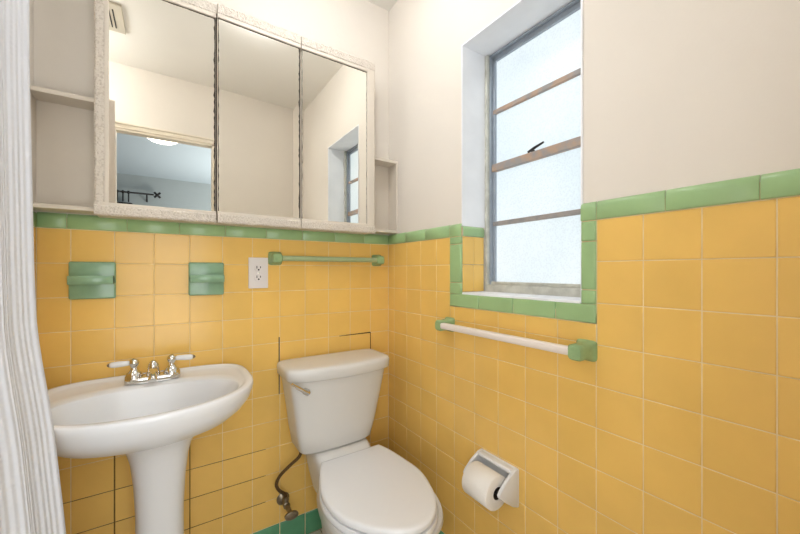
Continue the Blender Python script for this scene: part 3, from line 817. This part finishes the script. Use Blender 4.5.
# blend the deck into the basin
b0 = basin_loop(0.807, 1.0)
loops.append([dk[i].lerp(b0[i], 0.55) + Vector((0, 0, -0.0)) for i in range(96)])
loops.append(b0)
for z, sc in ((0.8045, 0.988), (0.799, 0.975), (0.785, 0.93), (0.755, 0.86), (0.725, 0.76), (0.700, 0.62), (0.686, 0.45), (0.680, 0.25), (0.678, 0.10)):
    loops.append(basin_loop(z, sc, cy=-0.286+0.014*(1-sc)))
loft(bm, loops)
basin = obj('basin', bm, M['porcelain'], snk, smooth=True)
bm = bmesh.new(); lathe(bm, (SX, -0.262, 0.6785), (0, 0, 1), [(0, 0.022), (0.002, 0.022), (0.0025, 0.014), (0.001, 0.010)], 20); obj('drain', bm, M['chrome'], basin, smooth=True)
bm = bmesh.new()
def ped(z, hw, hd, cy=-0.185): return [Vector((-0.959+math.copysign(abs(math.cos(2*PI*k/40))**0.8, math.cos(2*PI*k/40))*hw, cy+math.copysign(abs(math.sin(2*PI*k/40))**0.8, math.sin(2*PI*k/40))*hd, z)) for k in range(40)]
loft(bm, [ped(0, 0.100, 0.092), ped(0.02, 0.102, 0.094), ped(0.05, 0.090, 0.082), ped(0.12, 0.074, 0.070), ped(0.28, 0.064, 0.064), ped(0.42, 0.063, 0.064), ped(0.52, 0.068, 0.067), ped(0.59, 0.076, 0.076), ped(0.63, 0.086, 0.088), ped(0.655, 0.102, 0.10), ped(0.668, 0.12, 0.11)])
obj('pedestal', bm, M['porcelain'], snk, smooth=True)
bm = bmesh.new(); lathe(bm, (-0.845, -0.04, 0.655), (-0.2, -1, 0.1), [(0, 0.012), (0.03, 0.012), (0.032, 0.008), (0.06, 0.008)], 12); obj('drain_bolt', bm, M['old_metal'], snk, smooth=True, angle=40)
# faucet
FY = -0.105; FZ = 0.812; FX = -0.979
bm = bmesh.new()
L = []
for z, q in ((FZ-0.002, 1.0), (FZ+0.010, 1.0), (FZ+0.015, 0.95), (FZ+0.017, 0.85)):
    loop = []
    for k in range(48):
        t = 2*PI*k/48; c, sn = math.cos(t), math.sin(t)
        loop.append(Vector((FX+math.copysign(abs(c)**0.45, c)*0.076*(q if q == 1 else 1-(1-q)*0.35), FY+math.copysign(abs(sn)**0.5, sn)*0.026*q, z)))
    L.append(loop)
loft(bm, L)
fa = obj('faucet', bm, M['chrome'], snk, smooth=True, angle=50)
bm = bmesh.new()
lathe(bm, (FX, FY, FZ+0.014), (0, 0, 1), [(0, 0.020), (0.008, 0.020), (0.016, 0.017), (0.026, 0.017), (0.036, 0.015), (0.045, 0.010), (0.050, 0.004), (0.051, 0)], 24)
tube(bm, catmull([(FX, FY, FZ+0.030), (FX, FY-0.02, FZ+0.033), (FX, FY-0.045, FZ+0.030), (FX, FY-0.066, FZ+0.022), (FX, FY-0.074, FZ+0.014)], 6), 0.0125, 16)
obj('spout', bm, M['chrome'], fa, smooth=True, angle=60)
for sx in (-1, 1):
    hxp = FX+sx*0.051
    bm = bmesh.new()
    lathe(bm, (hxp, FY, FZ+0.014), (0, 0, 1), [(0, 0.025), (0.006, 0.024), (0.010, 0.022), (0.016, 0.020), (0.020, 0.015), (0.027, 0.010), (0.034, 0.008), (0.038, 0.010), (0.042, 0.0125), (0.049, 0.0145), (0.056, 0.012), (0.060, 0.007), (0.062, 0.004), (0.064, 0.0)], 24)
    st = obj('handle_stem', bm, M['chrome'], fa, smooth=True, angle=60)
    dirv = Vector((sx*1.0, -0.12*sx, -0.03)).normalized(); p0 = Vector((hxp, FY, FZ+0.063)) + dirv*0.012
    bm = bmesh.new()
    lathe(bm, p0, dirv, [(0, 0.006), (0.004, 0.008), (0.028, 0.0095), (0.045, 0.009), (0.050, 0.0065)], 18)
    obj('porcelain_lever', bm, M['porcelain'], fa, smooth=True, label='white porcelain lever')
    bm = bmesh.new(); lathe(bm, p0+dirv*0.049, dirv, [(0, 0.0058), (0.003, 0.0062), (0.007, 0.004), (0.009, 0.0)], 14); obj('lever_tip', bm, M['old_metal'], fa, smooth=True)

# ------------------------------------------------------------------ shower curtain
RX = -1.212; RZ = 2.14
sr = root('shower_rod', (RX, -0.77, RZ), 'chrome shower curtain rod running from back wall to door wall', 'curtain rod')
bm = bmesh.new(); tube(bm, [(RX+0.012, 0.004, RZ), (RX-0.05, YR+0.002, RZ)], 0.0125, 16); obj('rod', bm, M['chrome'], sr, smooth=True, angle=60)
for yy, sg, ox in ((0.005, -1, 0.012), (YR, 1, -0.05)):
    bm = bmesh.new(); lathe(bm, (RX+ox, yy, RZ), (0, sg, 0), [(0, 0.03), (0.005, 0.03), (0.012, 0.018), (0.02, 0.016)], 20); obj('rod_flange', bm, M['chrome'], sr, smooth=True, angle=50)
sc = root('shower_curtain', (-1.19, -0.65, 0.12), 'white ribbed shower curtain hanging gathered at the left edge beside the sink', 'shower curtain')
bm = bmesh.new(); uvl = bm.loops.layers.uv.new('UVMap')
NS, NT = 220, 44; Y0, Y1 = -0.500, -0.830
def flare(z):
    pts = [(2.3, 0.0), (1.6, 0.0), (1.17, 0.007), (1.05, 0.011), (0.97, 0.020), (0.86, 0.034), (0.79, 0.040), (0.63, 0.053), (0.4, 0.068), (0.12, 0.078)]
    for (za, fa_), (zb_, fb) in zip(pts[:-1], pts[1:]):
        if za >= z >= zb_: return fa_+(fb-fa_)*(za-z)/(za-zb_)
    return 0.085
grid = []
for j in range(NT+1):
    z = 2.105-(2.105-0.12)*j/NT; row = []
    for i in range(NS+1):
        s_ = i/NS; y = Y0+(Y1-Y0)*s_
        amp = 0.0055*(1+0.3*(j/NT))*(1-0.25*math.exp(-(j/NT)*12))
        ph = 2*PI*s_*3.2 + 0.25*math.sin(3*j/NT+5*s_)
        x = -1.185 - 0.052*s_ + amp*math.cos(ph) + 0.0012*math.sin(2.7*ph+1.3) + flare(z)*(1-0.35*s_)
        y += 0.012*math.sin(ph*1.0+0.6)*min(1, 2*s_) 
        row.append(bm.verts.new((x, y, z)))
    grid.append(row)
for j in range(NT):
    for i in range(NS):
        f = bm.faces.new((grid[j][i], grid[j][i+1], grid[j+1][i+1], grid[j+1][i])); f.smooth = True
        for lp_, (a, b) in zip(f.loops, ((i, j), (i+1, j), (i+1, j+1), (i, j+1))): lp_[uvl].uv = (a/NS*1.2, b/NT*1.0)
cu = obj('curtain_cloth', bm, M['curtain'], sc, smooth=True)
sol = cu.modifiers.new('thickness', 'SOLIDIFY'); sol.thickness = 0.0016
for k in range(7):
    yk = Y0-0.012+(Y1-Y0+0.03)*k/6
    bm = bmesh.new(); tube(bm, [Vector((RX+0.012+0.04*yk+math.cos(t)*0.018, yk, RZ-0.008+math.sin(t)*0.026)) for t in [2*PI*q/20 for q in range(21)]], 0.0015, 6)
    obj('curtain_ring', bm, M['chrome'], sc, smooth=True)
